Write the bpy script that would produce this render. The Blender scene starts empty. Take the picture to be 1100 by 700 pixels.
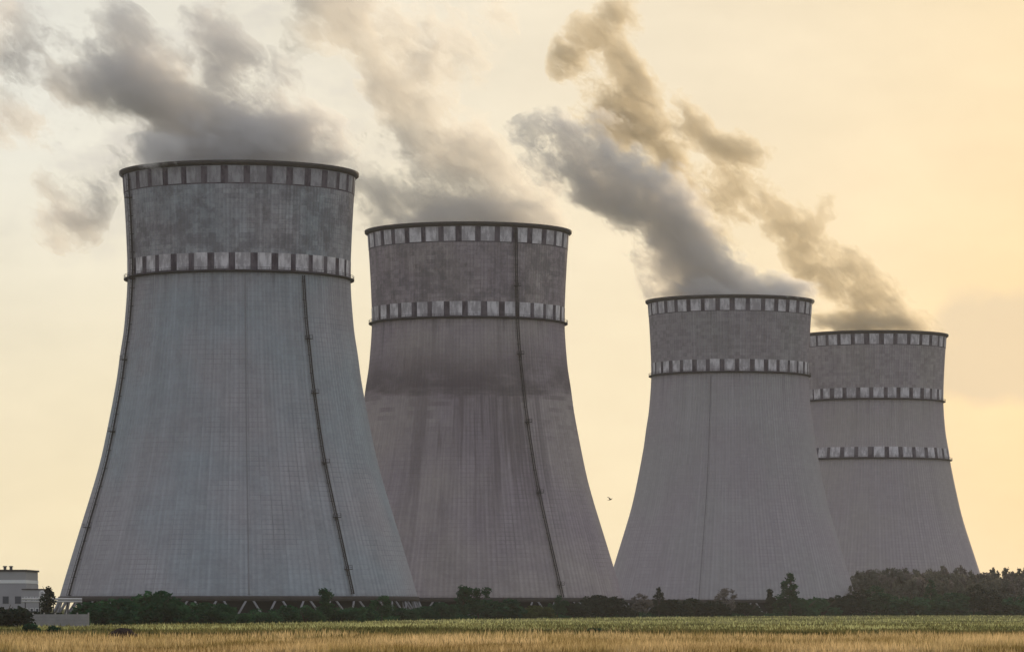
import bpy, bmesh, math, random
import numpy as np
from mathutils import Vector, Matrix, noise as mnoise

R = math.radians
scene = bpy.context.scene
COL = scene.collection

# ------------------------------------------------------------------ camera
F = 4190.0            # focal length in pixels of the 1100 px wide photograph
HOR = 652.0           # horizon row
EYE = 3.5             # eye height, m
cam = bpy.data.cameras.new('camera')
cam.sensor_width = 36.0
cam.lens = 36.0 * F / 1100.0
cam.shift_y = (HOR - 350.0) / 1100.0
cam.clip_start = 1.0
cam.clip_end = 60000.0
cam_o = bpy.data.objects.new('camera', cam)
cam_o.location = (0, 0, EYE)
cam_o.rotation_euler = (R(90), 0, 0)
COL.objects.link(cam_o)
scene.camera = cam_o

# ------------------------------------------------------------------ sun and sky
SUN_AZ, SUN_EL = R(14.0), R(8.0)
SUN_DIR = Vector((math.sin(SUN_AZ) * math.cos(SUN_EL), math.cos(SUN_AZ) * math.cos(SUN_EL), math.sin(SUN_EL)))
sun = bpy.data.lights.new('sun', 'SUN')
sun.energy = 2.5
sun.angle = R(0.6)
sun.color = (1.0, 0.78, 0.5)
sun_o = bpy.data.objects.new('sun', sun)
sun_o.rotation_euler = SUN_DIR.to_track_quat('Z', 'Y').to_euler()
COL.objects.link(sun_o)

scene.view_settings.view_transform = 'Standard'
scene.view_settings.look = 'None'
scene.view_settings.exposure = 0.0
scene.view_settings.gamma = 1.0
scene.view_settings.use_curve_mapping = False
scene.cycles.volume_bounces = 2
scene.cycles.max_bounces = 6
scene.cycles.transparent_max_bounces = 24
scene.cycles.volume_max_steps = 256


class NT:
    """small helper round a node tree"""
    def __init__(self, tree):
        self.t = tree
        self.n = tree.nodes
        self.n.clear()

    def node(self, typ, ins=None, **props):
        nd = self.n.new(typ)
        for k, v in props.items():
            setattr(nd, k, v)
        for k, v in (ins or {}).items():
            self.put(nd.inputs[k], v)
        return nd

    def put(self, sock, v):
        if isinstance(v, bpy.types.NodeSocket):
            self.t.links.new(v, sock)
        else:
            sock.default_value = v

    def math(self, op, a, b=None, c=None, clamp=False):
        ins = {0: a}
        if b is not None: ins[1] = b
        if c is not None: ins[2] = c
        return self.node('ShaderNodeMath', ins, operation=op, use_clamp=clamp).outputs[0]

    def vmath(self, op, a, b=None, scale=None):
        ins = {0: a}
        if b is not None: ins[1] = b
        nd = self.node('ShaderNodeVectorMath', ins, operation=op)
        if scale is not None: self.put(nd.inputs['Scale'], scale)
        return nd.outputs['Value'] if op in ('LENGTH', 'DOT_PRODUCT', 'DISTANCE') else nd.outputs[0]

    def noise(self, vec, scale, detail=4, rough=0.55, dim='3D'):
        nd = self.node('ShaderNodeTexNoise', {'Vector': vec, 'Scale': scale, 'Detail': detail, 'Roughness': rough}, noise_dimensions=dim)
        return nd.outputs['Fac']

    def noisec(self, vec, scale, detail=3, rough=0.55):
        return self.node('ShaderNodeTexNoise', {'Vector': vec, 'Scale': scale, 'Detail': detail, 'Roughness': rough}).outputs['Color']

    def ramp(self, fac, stops, interp='LINEAR'):
        nd = self.node('ShaderNodeValToRGB', {'Fac': fac})
        cr = nd.color_ramp
        cr.interpolation = interp
        while len(cr.elements) < len(stops): cr.elements.new(0.5)
        for e, (p, c) in zip(cr.elements, stops):
            e.position = p
            e.color = (*c, 1) if len(c) == 3 else c
        return nd.outputs['Color']

    def mapr(self, v, a, b, c=0.0, d=1.0, smooth=True):
        nd = self.node('ShaderNodeMapRange', {'Value': v, 'From Min': a, 'From Max': b, 'To Min': c, 'To Max': d})
        nd.interpolation_type = 'SMOOTHSTEP' if smooth else 'LINEAR'
        return nd.outputs[0]

    def mix(self, f, a, b, mode='MIX'):
        nd = self.node('ShaderNodeMix', data_type='RGBA', blend_type=mode)
        self.put(nd.inputs[0], f)
        for s, v in ((nd.inputs[6], a), (nd.inputs[7], b)):
            if isinstance(v, tuple) and len(v) == 3: v = (*v, 1)
            self.put(s, v)
        return nd.outputs[2]

    def sep(self, v):
        return self.node('ShaderNodeSeparateXYZ', {0: v}).outputs

    def comb(self, x, y, z):
        return self.node('ShaderNodeCombineXYZ', {0: x, 1: y, 2: z}).outputs[0]


world = bpy.data.worlds.new('World')
scene.world = world
world.use_nodes = True
w = NT(world.node_tree)
sky = w.node('ShaderNodeTexSky', sky_type='NISHITA', sun_disc=False, sun_elevation=SUN_EL, sun_rotation=SUN_AZ,
             air_density=1.0, dust_density=2.0, ozone_density=1.0)
gdir = w.node('ShaderNodeTexCoord').outputs['Generated']
dx, dy, dz = w.sep(gdir)
ang = w.math('DIVIDE', w.math('ARCCOSINE', w.math('MINIMUM', w.vmath('DOT_PRODUCT', gdir, tuple(SUN_DIR)), 0.99999)), math.pi)
el = w.math('ARCSINE', dz)
az = w.math('ARCTAN2', dx, dy)
D_ = 1.0 / 180.0
low = w.ramp(ang, [(5 * D_, (1.08, .70, .27)), (8 * D_, (1.06, .76, .38)), (12 * D_, (1.03, .885, .59)), (21 * D_, (1.01, .87, .57)), (45 * D_, (.80, .72, .62)),
                   (90 * D_, (.56, .575, .63)), (1.0, (.50, .54, .62))])
high = w.ramp(ang, [(5 * D_, (.92, .73, .45)), (10 * D_, (.90, .78, .575)), (21 * D_, (.84, .84, .765)), (45 * D_, (.68, .68, .68)),
                    (90 * D_, (.54, .575, .64)), (1.0, (.50, .54, .63))])
veil = w.mix(w.mapr(el, 0.01, 0.145), low, high)
# thin veil clouds, stretched along the horizon
cvec = w.comb(w.math('MULTIPLY', az, 1.0), w.math('MULTIPLY', el, 2.2), 0.0)
cn = w.noise(cvec, 14.0, 5, 0.55)
cn2 = w.noise(w.vmath('ADD', cvec, (3.1, 7.7, 0)), 38.0, 5, 0.6)
cl = w.math('ADD', w.math('MULTIPLY', w.math('SUBTRACT', cn, 0.5), 0.28), w.math('MULTIPLY', w.math('SUBTRACT', cn2, 0.5), 0.12))
veil = w.vmath('SCALE', veil, scale=w.math('ADD', 1.0, cl))
# the low grey-cream cloud bank towards the sun
bx = w.math('DIVIDE', w.math('SUBTRACT', az, 0.1345), 0.0285)
by = w.math('DIVIDE', w.math('SUBTRACT', el, 0.0665), 0.0155)
bn = w.math('MULTIPLY', w.math('SUBTRACT', w.noise(w.comb(az, el, 0.3), 60.0, 5, 0.5), 0.5), 1.1)
rr = w.math('ADD', w.math('POWER', w.math('ADD', w.math('POWER', w.math('ABSOLUTE', bx), 3.0), w.math('POWER', w.math('ABSOLUTE', by), 3.0)), 0.333), bn)
bank = w.math('MULTIPLY', w.mapr(rr, 1.14, 0.76), 0.66)
veil = w.mix(bank, veil, (.70, .585, .43))
# torn grey cloud high on the left
gn = w.noise(w.comb(w.math('MULTIPLY', az, 1.0), w.math('MULTIPLY', el, 1.6), 4.0), 34.0, 7, 0.62)
gm_ = w.math('MULTIPLY', w.mapr(gn, .47, .66), w.math('MULTIPLY', w.mapr(az, 0.01, -0.09), w.mapr(el, 0.07, 0.12)))
veil = w.mix(w.math('MULTIPLY', gm_, 0.55), veil, (.60, .575, .55))
tot = w.vmath('ADD', w.vmath('SCALE', veil, scale=9.5), w.vmath('SCALE', sky.outputs[0], scale=0.03))
bg = w.node('ShaderNodeBackground', {'Color': tot, 'Strength': 0.1})
w.node('ShaderNodeOutputWorld', {'Surface': bg.outputs[0]})


# ------------------------------------------------------------------ helpers
def P(px, py, d):
    """a point of the photograph at distance d"""
    return Vector(((px - 550.0) / F * d, d, EYE + (HOR - py) / F * d))


def mat(name):
    m = bpy.data.materials.new(name)
    m.use_nodes = True
    return m, NT(m.node_tree)


def out(nt, bsdf, vol=None):
    o = nt.node('ShaderNodeOutputMaterial')
    if bsdf is not None: nt.t.links.new(bsdf, o.inputs['Surface'])
    if vol is not None: nt.t.links.new(vol, o.inputs['Volume'])


def principled(nt, color, rough=0.9, normal=None, metal=0.0, spec=0.2):
    b = nt.node('ShaderNodeBsdfPrincipled')
    nt.put(b.inputs['Base Color'], (*color, 1) if isinstance(color, tuple) and len(color) == 3 else color)
    nt.put(b.inputs['Roughness'], rough)
    nt.put(b.inputs['Metallic'], metal)
    nt.put(b.inputs['Specular IOR Level'], spec)
    if normal is not None: nt.put(b.inputs['Normal'], normal)
    return b.outputs[0]


def simple_mat(name, color, var=0.3, scale=1.0, rough=0.85, metal=0.0):
    m, nt = mat(name)
    co = nt.node('ShaderNodeTexCoord').outputs['Object']
    n = nt.noise(co, scale, 5, 0.6)
    c = nt.mix(n, tuple(x * (1 - var) for x in color), tuple(x * (1 + var) for x in color))
    b = nt.node('ShaderNodeBump', {'Height': n, 'Strength': 0.25, 'Distance': 0.1})
    out(nt, principled(nt, c, rough, b.outputs[0], metal))
    return m


def tag(o, label=None, cat=None, group=None, kind=None):
    if label: o['label'] = label
    if cat: o['category'] = cat
    if group: o['group'] = group
    if kind: o['kind'] = kind
    return o


def empty(name, loc, rz=0.0):
    o = bpy.data.objects.new(name, None)
    o.location = loc
    o.rotation_euler = (0, 0, rz)
    COL.objects.link(o)
    return o


def obj(name, me, m=None, parent=None, loc=None):
    o = bpy.data.objects.new(name, me)
    if m is not None and not me.materials:
        for x in (m if isinstance(m, (list, tuple)) else [m]): me.materials.append(x)
    COL.objects.link(o)
    if parent is not None: o.parent = parent
    if loc is not None: o.location = loc
    return o


class MB:
    """collects faces for one mesh"""
    def __init__(self):
        self.v, self.f, self.mi, self.sm = [], [], [], []

    def add(self, vs, fs, mi=0, smooth=False):
        o = len(self.v)
        self.v += [tuple(x) for x in vs]
        self.f += [tuple(i + o for i in q) for q in fs]
        self.mi += [mi] * len(fs)
        self.sm += [smooth] * len(fs)

    def box(self, c, s, mi=0, rz=0.0, basis=None):
        hx, hy, hz = s[0] / 2, s[1] / 2, s[2] / 2
        c = Vector(c)
        if basis is None:
            ex, ey, ez = Vector((math.cos(rz), math.sin(rz), 0)), Vector((-math.sin(rz), math.cos(rz), 0)), Vector((0, 0, 1))
        else:
            ex, ey, ez = basis
        vs = [c + ex * (a * hx) + ey * (b * hy) + ez * (d * hz) for d in (-1, 1) for a, b in ((-1, -1), (1, -1), (1, 1), (-1, 1))]
        self.add(vs, [(3, 2, 1, 0), (4, 5, 6, 7), (0, 1, 5, 4), (1, 2, 6, 5), (2, 3, 7, 6), (3, 0, 4, 7)], mi)

    def tube(self, pts, rads, n=6, mi=0, smooth=True):
        pts = [Vector(p) for p in pts]
        vs, fs = [], []
        for i, p in enumerate(pts):
            t = (pts[min(i + 1, len(pts) - 1)] - pts[max(i - 1, 0)]).normalized()
            a = t.cross(Vector((0.13, 0.97, 0.2))).normalized()
            b = t.cross(a)
            for k in range(n):
                th = 2 * math.pi * k / n
                vs.append(p + (a * math.cos(th) + b * math.sin(th)) * rads[i])
        for i in range(len(pts) - 1):
            for k in range(n):
                fs.append((i * n + k, i * n + (k + 1) % n, (i + 1) * n + (k + 1) % n, (i + 1) * n + k))
        fs.append(tuple(range(n - 1, -1, -1)))
        fs.append(tuple(range((len(pts) - 1) * n, len(pts) * n)))
        self.add(vs, fs, mi, smooth)

    def lathe(self, prof, n=160, closed=True, mi=0, smooth=True):
        vs, fs = [], []
        m = len(prof)
        for k in range(n):
            th = 2 * math.pi * k / n
            for r, z in prof:
                vs.append((r * math.cos(th), r * math.sin(th), z))
        for k in range(n):
            k2 = (k + 1) % n
            for i in range(m if closed else m - 1):
                i2 = (i + 1) % m
                fs.append((k * m + i, k2 * m + i, k2 * m + i2, k * m + i2))
        self.add(vs, fs, mi, smooth)

    def mesh(self, name):
        me = bpy.data.meshes.new(name)
        me.from_pydata(self.v, [], self.f)
        me.polygons.foreach_set('material_index', self.mi)
        me.polygons.foreach_set('use_smooth', self.sm)
        me.update()
        return me

    def build(self, name, m, parent=None, loc=None):
        return obj(name, self.mesh(name), m, parent, loc)


# ------------------------------------------------------------------ ground
def ground_mat():
    m, nt = mat('field_ground')
    co = nt.node('ShaderNodeTexCoord').outputs['Object']
    x, y, z = nt.sep(co)
    n1 = nt.noise(nt.comb(nt.math('MULTIPLY', x, 0.25), y, 0.0), 0.02, 6, 0.6)
    n2 = nt.noise(nt.comb(nt.math('MULTIPLY', x, 0.030), nt.math('MULTIPLY', y, 0.011), 5.0), 1.0, 5, 0.65)
    n3 = nt.noise(co, 0.9, 4, 0.7)
    dist = nt.math('ADD', y, nt.math('MULTIPLY', nt.math('SUBTRACT', n1, 0.5), 220.0))
    dist = nt.math('DIVIDE', dist, 2000.0)
    c = nt.ramp(dist, [(0.0, (.32, .20, .08)), (.195, (.32, .20, .075)), (.22, (.14, .11, .04)), (.30, (.12, .11, .04)),
                       (.35, (.25, .235, .11)), (.7, (.24, .235, .12)), (.9, (.10, .11, .05))])
    c = nt.mix(nt.mapr(n2, .42, .66), c, (.07, .075, .025))
    c = nt.mix(nt.math('MULTIPLY', n3, 0.5), c, (.05, .045, .02))
    out(nt, principled(nt, c, 1.0, spec=0.0))
    return m


g = bmesh.new()
xs = [-7500, -3000, -1500, -800, -400, -200, 0, 200, 400, 800, 1500, 3000, 7500]
ys = [-400, 0, 150, 300, 450, 700, 1000, 1400, 2000, 3000, 5000, 8800]
gv = [[g.verts.new((x, y, 0)) for x in xs] for y in ys]
for j in range(len(ys) - 1):
    for i in range(len(xs) - 1):
        g.faces.new((gv[j][i], gv[j][i + 1], gv[j + 1][i + 1], gv[j + 1][i]))
gm = bpy.data.meshes.new('ground')
g.to_mesh(gm); g.free()
tag(obj('ground', gm, ground_mat()), kind='structure')


def np_mesh(name, verts, tris, attrs=None):
    me = bpy.data.meshes.new(name)
    nv, nf = len(verts), len(tris)
    me.vertices.add(nv)
    me.vertices.foreach_set('co', np.asarray(verts, np.float32).ravel())
    k = tris.shape[1]
    me.loops.add(nf * k)
    me.loops.foreach_set('vertex_index', tris.astype(np.int32).ravel())
    me.polygons.add(nf)
    me.polygons.foreach_set('loop_start', np.arange(0, nf * k, k, dtype=np.int32))
    if attrs is not None:
        a = me.attributes.new('tint', 'FLOAT', 'POINT')
        a.data.foreach_set('value', np.asarray(attrs, np.float32))
    me.update(calc_edges=True)
    return me


def leafy_mat(name, dark, light, transl=0.35, patch=0.0, shade=(.42, .42, .40)):
    """foliage or grass: per-leaf tint attribute, translucent"""
    m, nt = mat(name)
    at = nt.node('ShaderNodeAttribute', attribute_name='tint').outputs['Fac']
    c = nt.mix(at, dark, light)
    if patch:
        geo = nt.node('ShaderNodeNewGeometry').outputs['Position']
        n = nt.noise(nt.vmath('MULTIPLY', geo, (0.030, 0.011, 0.0)), patch, 5, 0.65)
        c = nt.mix(nt.mapr(n, .44, .60), c, nt.vmath('MULTIPLY', c, shade))
    d = nt.node('ShaderNodeBsdfDiffuse', {'Color': c}).outputs[0]
    t = nt.node('ShaderNodeBsdfTranslucent', {'Color': c}).outputs[0]
    mx = nt.node('ShaderNodeMixShader', {0: transl, 1: d, 2: t})
    out(nt, mx.outputs[0])
    return m


def grass(name, y0, y1, n, h0, h1, wd, m, seed, clump=0.06, keep=None, spread=0.168):
    rs = np.random.RandomState(seed)
    # even in screen depth: density falls off with distance
    u = rs.rand(n)
    y = 1.0 / (1.0 / y0 + u * (1.0 / y1 - 1.0 / y0))
    x = (rs.rand(n) * 2 - 1) * spread * y
    if keep is not None:
        nz = np.array([mnoise.noise(Vector((a * 0.02, b * 0.05, seed))) for a, b in zip(x, y)])
        k = nz > (keep if not callable(keep) else keep(y))
        x, y, nz = x[k], y[k], nz[k]
        n = len(x)
    h = (h0 + (h1 - h0) * rs.rand(n) ** 1.6)
    nzh = np.array([mnoise.noise(Vector((a * clump, b * clump, 3.0))) for a, b in zip(x, y)])
    h *= np.clip(0.85 + 0.9 * nzh, 0.3, 1.7)
    wv = wd * (0.6 + 0.8 * rs.rand(n)) * (y / y0) ** 0.5
    th = rs.rand(n) * math.pi
    ca, sa = np.cos(th), np.sin(th) * 0.5
    lean = (rs.rand(n, 2) - 0.5) * h[:, None] * 0.7
    v = np.zeros((n, 3, 3))
    v[:, 0] = np.stack([x - ca * wv, y - sa * wv, np.zeros(n) - 0.02], 1)
    v[:, 1] = np.stack([x + ca * wv, y + sa * wv, np.zeros(n) - 0.02], 1)
    v[:, 2] = np.stack([x + lean[:, 0], y + lean[:, 1], h], 1)
    t = np.repeat(np.clip(0.5 + 0.8 * nzh + (rs.rand(n) - 0.5) * 0.9, 0, 1), 3)
    tri = np.arange(n * 3).reshape(n, 3)
    o = obj(name, np_mesh(name, v.reshape(-1, 3), tri, t), m)
    return o


M_dry = leafy_mat('dry_grass_blades', (.23, .15, .05), (.82, .62, .33), 0.5, 2.2, (.50, .50, .36))
M_olive = leafy_mat('olive_grass_blades', (.045, .05, .012), (.24, .21, .075), 0.4, 1.0)
M_pale = leafy_mat('pale_grass_blades', (.18, .17, .06), (.62, .64, .30), 0.45, 1.0, (.30, .32, .24))
tag(grass('dry_grass', 288, 540, 200000, 0.35, 1.05, 0.05, M_dry, 1, keep=lambda y: (y - 420.0) / 110.0), 'golden dry grass along the near edge of the field', 'grass', kind='stuff')
tag(grass('olive_grass', 330, 800, 85000, 0.2, 0.75, 0.07, M_olive, 2, keep=-0.1), 'dark olive grass in streaks across the middle of the field', 'grass', kind='stuff')
tag(grass('pale_grass', 600, 1700, 60000, 0.2, 0.7, 0.09, M_pale, 3, keep=-0.25), 'pale green grass at the far side of the field', 'grass', kind='stuff')

# ------------------------------------------------------------------ materials of the towers
def shell_mat(name, base, warm, stain=None, seed=0.0, upper=0.72, wear=1.0):
    m, nt = mat(name)
    co = nt.node('ShaderNodeTexCoord').outputs['Object']
    x, y, z = nt.sep(co)
    th = nt.math('ARCTAN2', x, nt.math('MULTIPLY', y, -1.0))       # 0 faces the camera side, + to the right
    arc = nt.math('MULTIPLY', th, 45.0)
    uv = nt.comb(arc, z, seed)
    # formwork panels: cells with their own tone
    cell = nt.comb(nt.math('FLOOR', nt.math('DIVIDE', arc, 3.1)), nt.math('FLOOR', nt.math('DIVIDE', z, 1.6)), seed)
    cw = nt.node('ShaderNodeTexWhiteNoise', {'Vector': cell}, noise_dimensions='3D').outputs[0]
    colw = nt.node('ShaderNodeTexWhiteNoise', {'Vector': nt.comb(nt.math('FLOOR', nt.math('DIVIDE', arc, 1.55)), 0.0, seed)}, noise_dimensions='3D').outputs[0]
    # vertical streaks and big soft weather patches
    st = nt.noise(nt.comb(nt.math('MULTIPLY', arc, 1.0), nt.math('MULTIPLY', z, 0.045), seed), 0.55, 5, 0.65)
    big = nt.noise(uv, 0.022, 4, 0.5)
    med = nt.noise(uv, 0.11, 5, 0.62)
    fine = nt.noise(uv, 0.9, 4, 0.7)
    up = nt.mapr(z, 112.5, 114.5)
    k = nt.math('ADD', 0.94, nt.math('MULTIPLY', nt.math('SUBTRACT', cw, 0.5), nt.mapr(up, 0, 1, 0.07, 0.26, False)))
    k = nt.math('ADD', k, nt.math('MULTIPLY', nt.math('SUBTRACT', colw, 0.5), 0.09 * wear))
    k = nt.math('ADD', k, nt.math('MULTIPLY', nt.math('SUBTRACT', st, 0.5), nt.mapr(up, 0, 1, 0.26 * wear, 0.8 * wear, False)))
    k = nt.math('ADD', k, nt.math('MULTIPLY', nt.math('SUBTRACT', med, 0.5), nt.mapr(up, 0, 1, 0.3 * wear, 0.8 * wear, False)))
    k = nt.math('ADD', k, nt.math('MULTIPLY', nt.math('SUBTRACT', fine, 0.5), nt.mapr(up, 0, 1, 0.3 * wear, 0.7 * wear, False)))
    k = nt.math('MULTIPLY', k, nt.mapr(up, 0, 1, 1.0, upper, False))
    # lift joints every 1.6 m
    jz = nt.math('ABSOLUTE', nt.math('SUBTRACT', nt.math('FRACT', nt.math('DIVIDE', z, 1.6)), 0.5))
    joint = nt.mapr(jz, 0.40, 0.5)
    ja = nt.math('ABSOLUTE', nt.math('SUBTRACT', nt.math('FRACT', nt.math('DIVIDE', arc, 3.1)), 0.5))
    jointv = nt.mapr(ja, 0.44, 0.5)
    k = nt.math('MULTIPLY', k, nt.math('SUBTRACT', 1.0, nt.math('MULTIPLY', nt.math('MAXIMUM', joint, jointv), nt.math('MULTIPLY', nt.math('MULTIPLY', nt.mapr(med, .38, .66), nt.mapr(big, .35, .6, .35, 1.0)), 0.42 * wear))))
    c = nt.mix(nt.mapr(big, .36, .62), base, warm)
    c = nt.vmath('SCALE', c, scale=k)
    if stain == 'band':
        # damp dark belt below the gallery with a ragged foot and runs beneath
        edge = nt.math('MULTIPLY', nt.math('SUBTRACT', nt.noise(nt.comb(nt.math('MULTIPLY', arc, 0.16), nt.math('MULTIPLY', z, 1.3), 7.0), 0.22, 5, 0.6), 0.5), 11.0)
        foot = nt.math('ADD', nt.math('ADD', z, edge), nt.math('MULTIPLY', nt.math('ABSOLUTE', th), -2.0))
        belt = nt.math('MULTIPLY', nt.mapr(foot, 81.0, 85.5), nt.mapr(z, 110.0, 88.0))
        belt = nt.math('MULTIPLY', belt, nt.mapr(nt.noise(nt.comb(nt.math('MULTIPLY', arc, 0.5), z, 2.0), 0.07, 5, 0.65), .3, .6, .3, 1.0))
        lifts = nt.mapr(nt.noise(nt.comb(nt.math('MULTIPLY', arc, 0.05), nt.math('MULTIPLY', nt.math('FLOOR', nt.math('DIVIDE', z, 1.6)), 2.7), 4.0), 0.8, 3, 0.6), .5, .62)
        lifts = nt.math('MULTIPLY', lifts, nt.math('MULTIPLY', nt.mapr(z, 62.0, 80.0), nt.mapr(z, 98.0, 84.0)))
        run = nt.mapr(nt.noise(nt.comb(arc, nt.math('MULTIPLY', z, 0.05), 12.0), 0.2, 5, 0.65), .45, .60)
        run = nt.math('MULTIPLY', run, nt.math('MULTIPLY', nt.mapr(z, 12.0, 70.0), nt.mapr(z, 90.0, 84.0)))
        run = nt.math('MULTIPLY', run, nt.mapr(nt.math('ABSOLUTE', nt.math('SUBTRACT', th, 0.12)), 0.95, 0.3))
        patch = nt.math('MULTIPLY', nt.mapr(nt.math('ABSOLUTE', nt.math('SUBTRACT', th, 0.22)), 0.36, 0.12), nt.mapr(z, 58.0, 74.0))
        patch = nt.math('MULTIPLY', nt.math('MULTIPLY', patch, nt.mapr(z, 96.0, 86.0)), nt.mapr(st, .36, .60))
        tot = nt.math('MAXIMUM', nt.math('MULTIPLY', belt, 0.85), nt.math('MAXIMUM', nt.math('MULTIPLY', run, 0.62), nt.math('MAXIMUM', nt.math('MULTIPLY', lifts, 0.4), nt.math('MULTIPLY', patch, 0.6))))
        c = nt.mix(tot, c, (.11, .088, .098))
    if wear > 0.8:
        # soot and damp patches, mostly above the gallery
        pn = nt.noise(nt.comb(nt.math('MULTIPLY', arc, 0.8), z, seed + 5.0), 0.10, 6, 0.7)
        row = nt.node('ShaderNodeTexWhiteNoise', {'Vector': nt.comb(nt.math('FLOOR', nt.math('DIVIDE', arc, 3.1)), nt.math('FLOOR', nt.math('DIVIDE', z, 1.6)), seed + 9)}, noise_dimensions='3D').outputs[0]
        pt = nt.mapr(nt.math('MULTIPLY_ADD', nt.math('SUBTRACT', row, 0.5), 0.06, pn), .47, .61)
        c = nt.mix(nt.math('MULTIPLY', pt, nt.mapr(up, 0, 1, 0.14, 0.55, False)), c, (.13, .12, .135))
    # long water runs from the rim and the gallery
    wr = nt.noise(nt.comb(arc, nt.math('MULTIPLY', z, 0.02), seed + 20.0), 0.34, 5, 0.7)
    wl = nt.noise(nt.comb(nt.math('MULTIPLY', arc, 0.6), 0.0, seed + 31.0), 0.3, 3, 0.6)
    zt = nt.math('MULTIPLY_ADD', wl, 75.0, -25.0)
    reach = nt.math('MAXIMUM', nt.mapr(nt.math('SUBTRACT', 148.0, z), zt, 0.0), nt.math('MULTIPLY', nt.mapr(nt.math('SUBTRACT', 114.0, z), nt.math('MULTIPLY', zt, 1.5), 0.0), nt.math('LESS_THAN', z, 114.0)))
    c = nt.mix(nt.math('MULTIPLY', nt.math('MULTIPLY', nt.mapr(wr, .50, .66), reach), 0.5 * wear), c, (.12, .11, .12))
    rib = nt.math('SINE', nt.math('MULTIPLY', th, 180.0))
    c = nt.vmath('SCALE', c, scale=nt.math('ADD', 1.0, nt.math('MULTIPLY', rib, nt.math('MULTIPLY', nt.mapr(st, .3, .7), 0.10))))  # groove shading painted into the colour, since the bump alone shows weakly
    h = nt.math('ADD', nt.math('MULTIPLY', rib, 0.5), nt.math('MULTIPLY', fine, 0.8))
    b = nt.node('ShaderNodeBump', {'Height': h, 'Strength': 0.9, 'Distance': 0.2})
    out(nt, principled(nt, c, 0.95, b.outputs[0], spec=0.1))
    return m


def paint_mat(name, color, dirt, amt):
    m, nt = mat(name)
    co = nt.node('ShaderNodeTexCoord').outputs['Object']
    n = nt.noise(nt.vmath('MULTIPLY', co, (1, 1, 0.35)), 0.55, 6, 0.7)
    n2 = nt.noise(co, 0.16, 3, 0.6)
    streak = nt.noise(nt.vmath('MULTIPLY', co, (1, 1, 0.12)), 1.1, 4, 0.7)
    n = nt.math('ADD', nt.math('MULTIPLY', n, 0.45), nt.math('ADD', nt.math('MULTIPLY', n2, 0.35), nt.math('MULTIPLY', streak, 0.2)))
    c = nt.mix(nt.math('MULTIPLY', nt.mapr(n, .42, .56), amt), color, dirt)
    out(nt, principled(nt, c, 0.9, spec=0.1))
    return m


M_steel = simple_mat('dark_weathered_steel', (.035, .032, .034), .4, 0.8, 0.8)
M_lip = simple_mat('stained_dark_concrete', (.06, .052, .05), .4, 0.4)
M_colm = simple_mat('pale_column_concrete', (.25, .245, .26), .25, 0.5)
M_basin = simple_mat('basin_concrete', (.13, .125, .13), .3, 0.3)
M_light_block = simple_mat('light_block_dark', (.012, .012, .015), .4, 0.5)  # near-black, for the added cylinder that blocks light inside the tower
M_white = paint_mat('weathered_white_paint', (.66, .63, .65), (.32, .295, .315), .9)
M_white_worn = paint_mat('worn_white_paint', (.36, .35, .375), (.22, .21, .225), 1.0)
M_red = paint_mat('faded_dark_red_paint', (.055, .042, .058), (.15, .13, .15), .8)

# radius of the outer face by height
PZ = [6.0, 11.0, 28.5, 47.5, 57.5, 78.5, 88.5, 98.0, 114.0, 126.0, 136.0, 148.4]
PR = [60.6, 59.2, 53.9, 48.1, 45.6, 41.5, 40.1, 38.7, 37.6, 37.9, 38.4, 39.2]


def rad(z, widen=0.0):
    # smooth through the listed points (Catmull-Rom)
    z = max(PZ[0], min(PZ[-1], z))
    i = max(0, min(len(PZ) - 2, next((k for k in range(len(PZ) - 1) if z <= PZ[k + 1]), len(PZ) - 2)))
    z0, z1 = PZ[i], PZ[i + 1]
    def slope(k):
        a, b = max(0, k - 1), min(len(PZ) - 1, k + 1)
        return (PR[b] - PR[a]) / (PZ[b] - PZ[a])
    t = (z - z0) / (z1 - z0)
    h = z1 - z0
    r = (2*t**3 - 3*t*t + 1) * PR[i] + (t**3 - 2*t*t + t) * h * slope(i) + (-2*t**3 + 3*t*t) * PR[i+1] + (t**3 - t*t) * h * slope(i+1)
    return r + widen * max(0.0, (100.0 - z) / 94.0)


def pol(r, th, z):
    """th = 0 towards the camera, positive to the right of the picture"""
    return Vector((r * math.sin(th), -r * math.cos(th), z))


COL_MESH = {}


def column_mesh(widen, npair):
    key = (widen, npair)
    if key not in COL_MESH:
        mb = MB()
        dth = 2 * math.pi / npair
        r1, r0 = rad(6.0, widen) - 0.5, rad(6.0, widen) + 2.6
        for s in (-1, 1):
            mb.tube([pol(r0, s * 0.04 * dth, 0.0), pol(r1, s * 0.44 * dth, 6.7)], [0.34, 0.34], 8)
        mb.box(pol(r0, 0, 0.25), (2.2, 1.8, 0.9))
        COL_MESH[key] = mb.mesh('support_column')
        COL_MESH[key].materials.append(M_colm)
    return COL_MESH[key]


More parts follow.
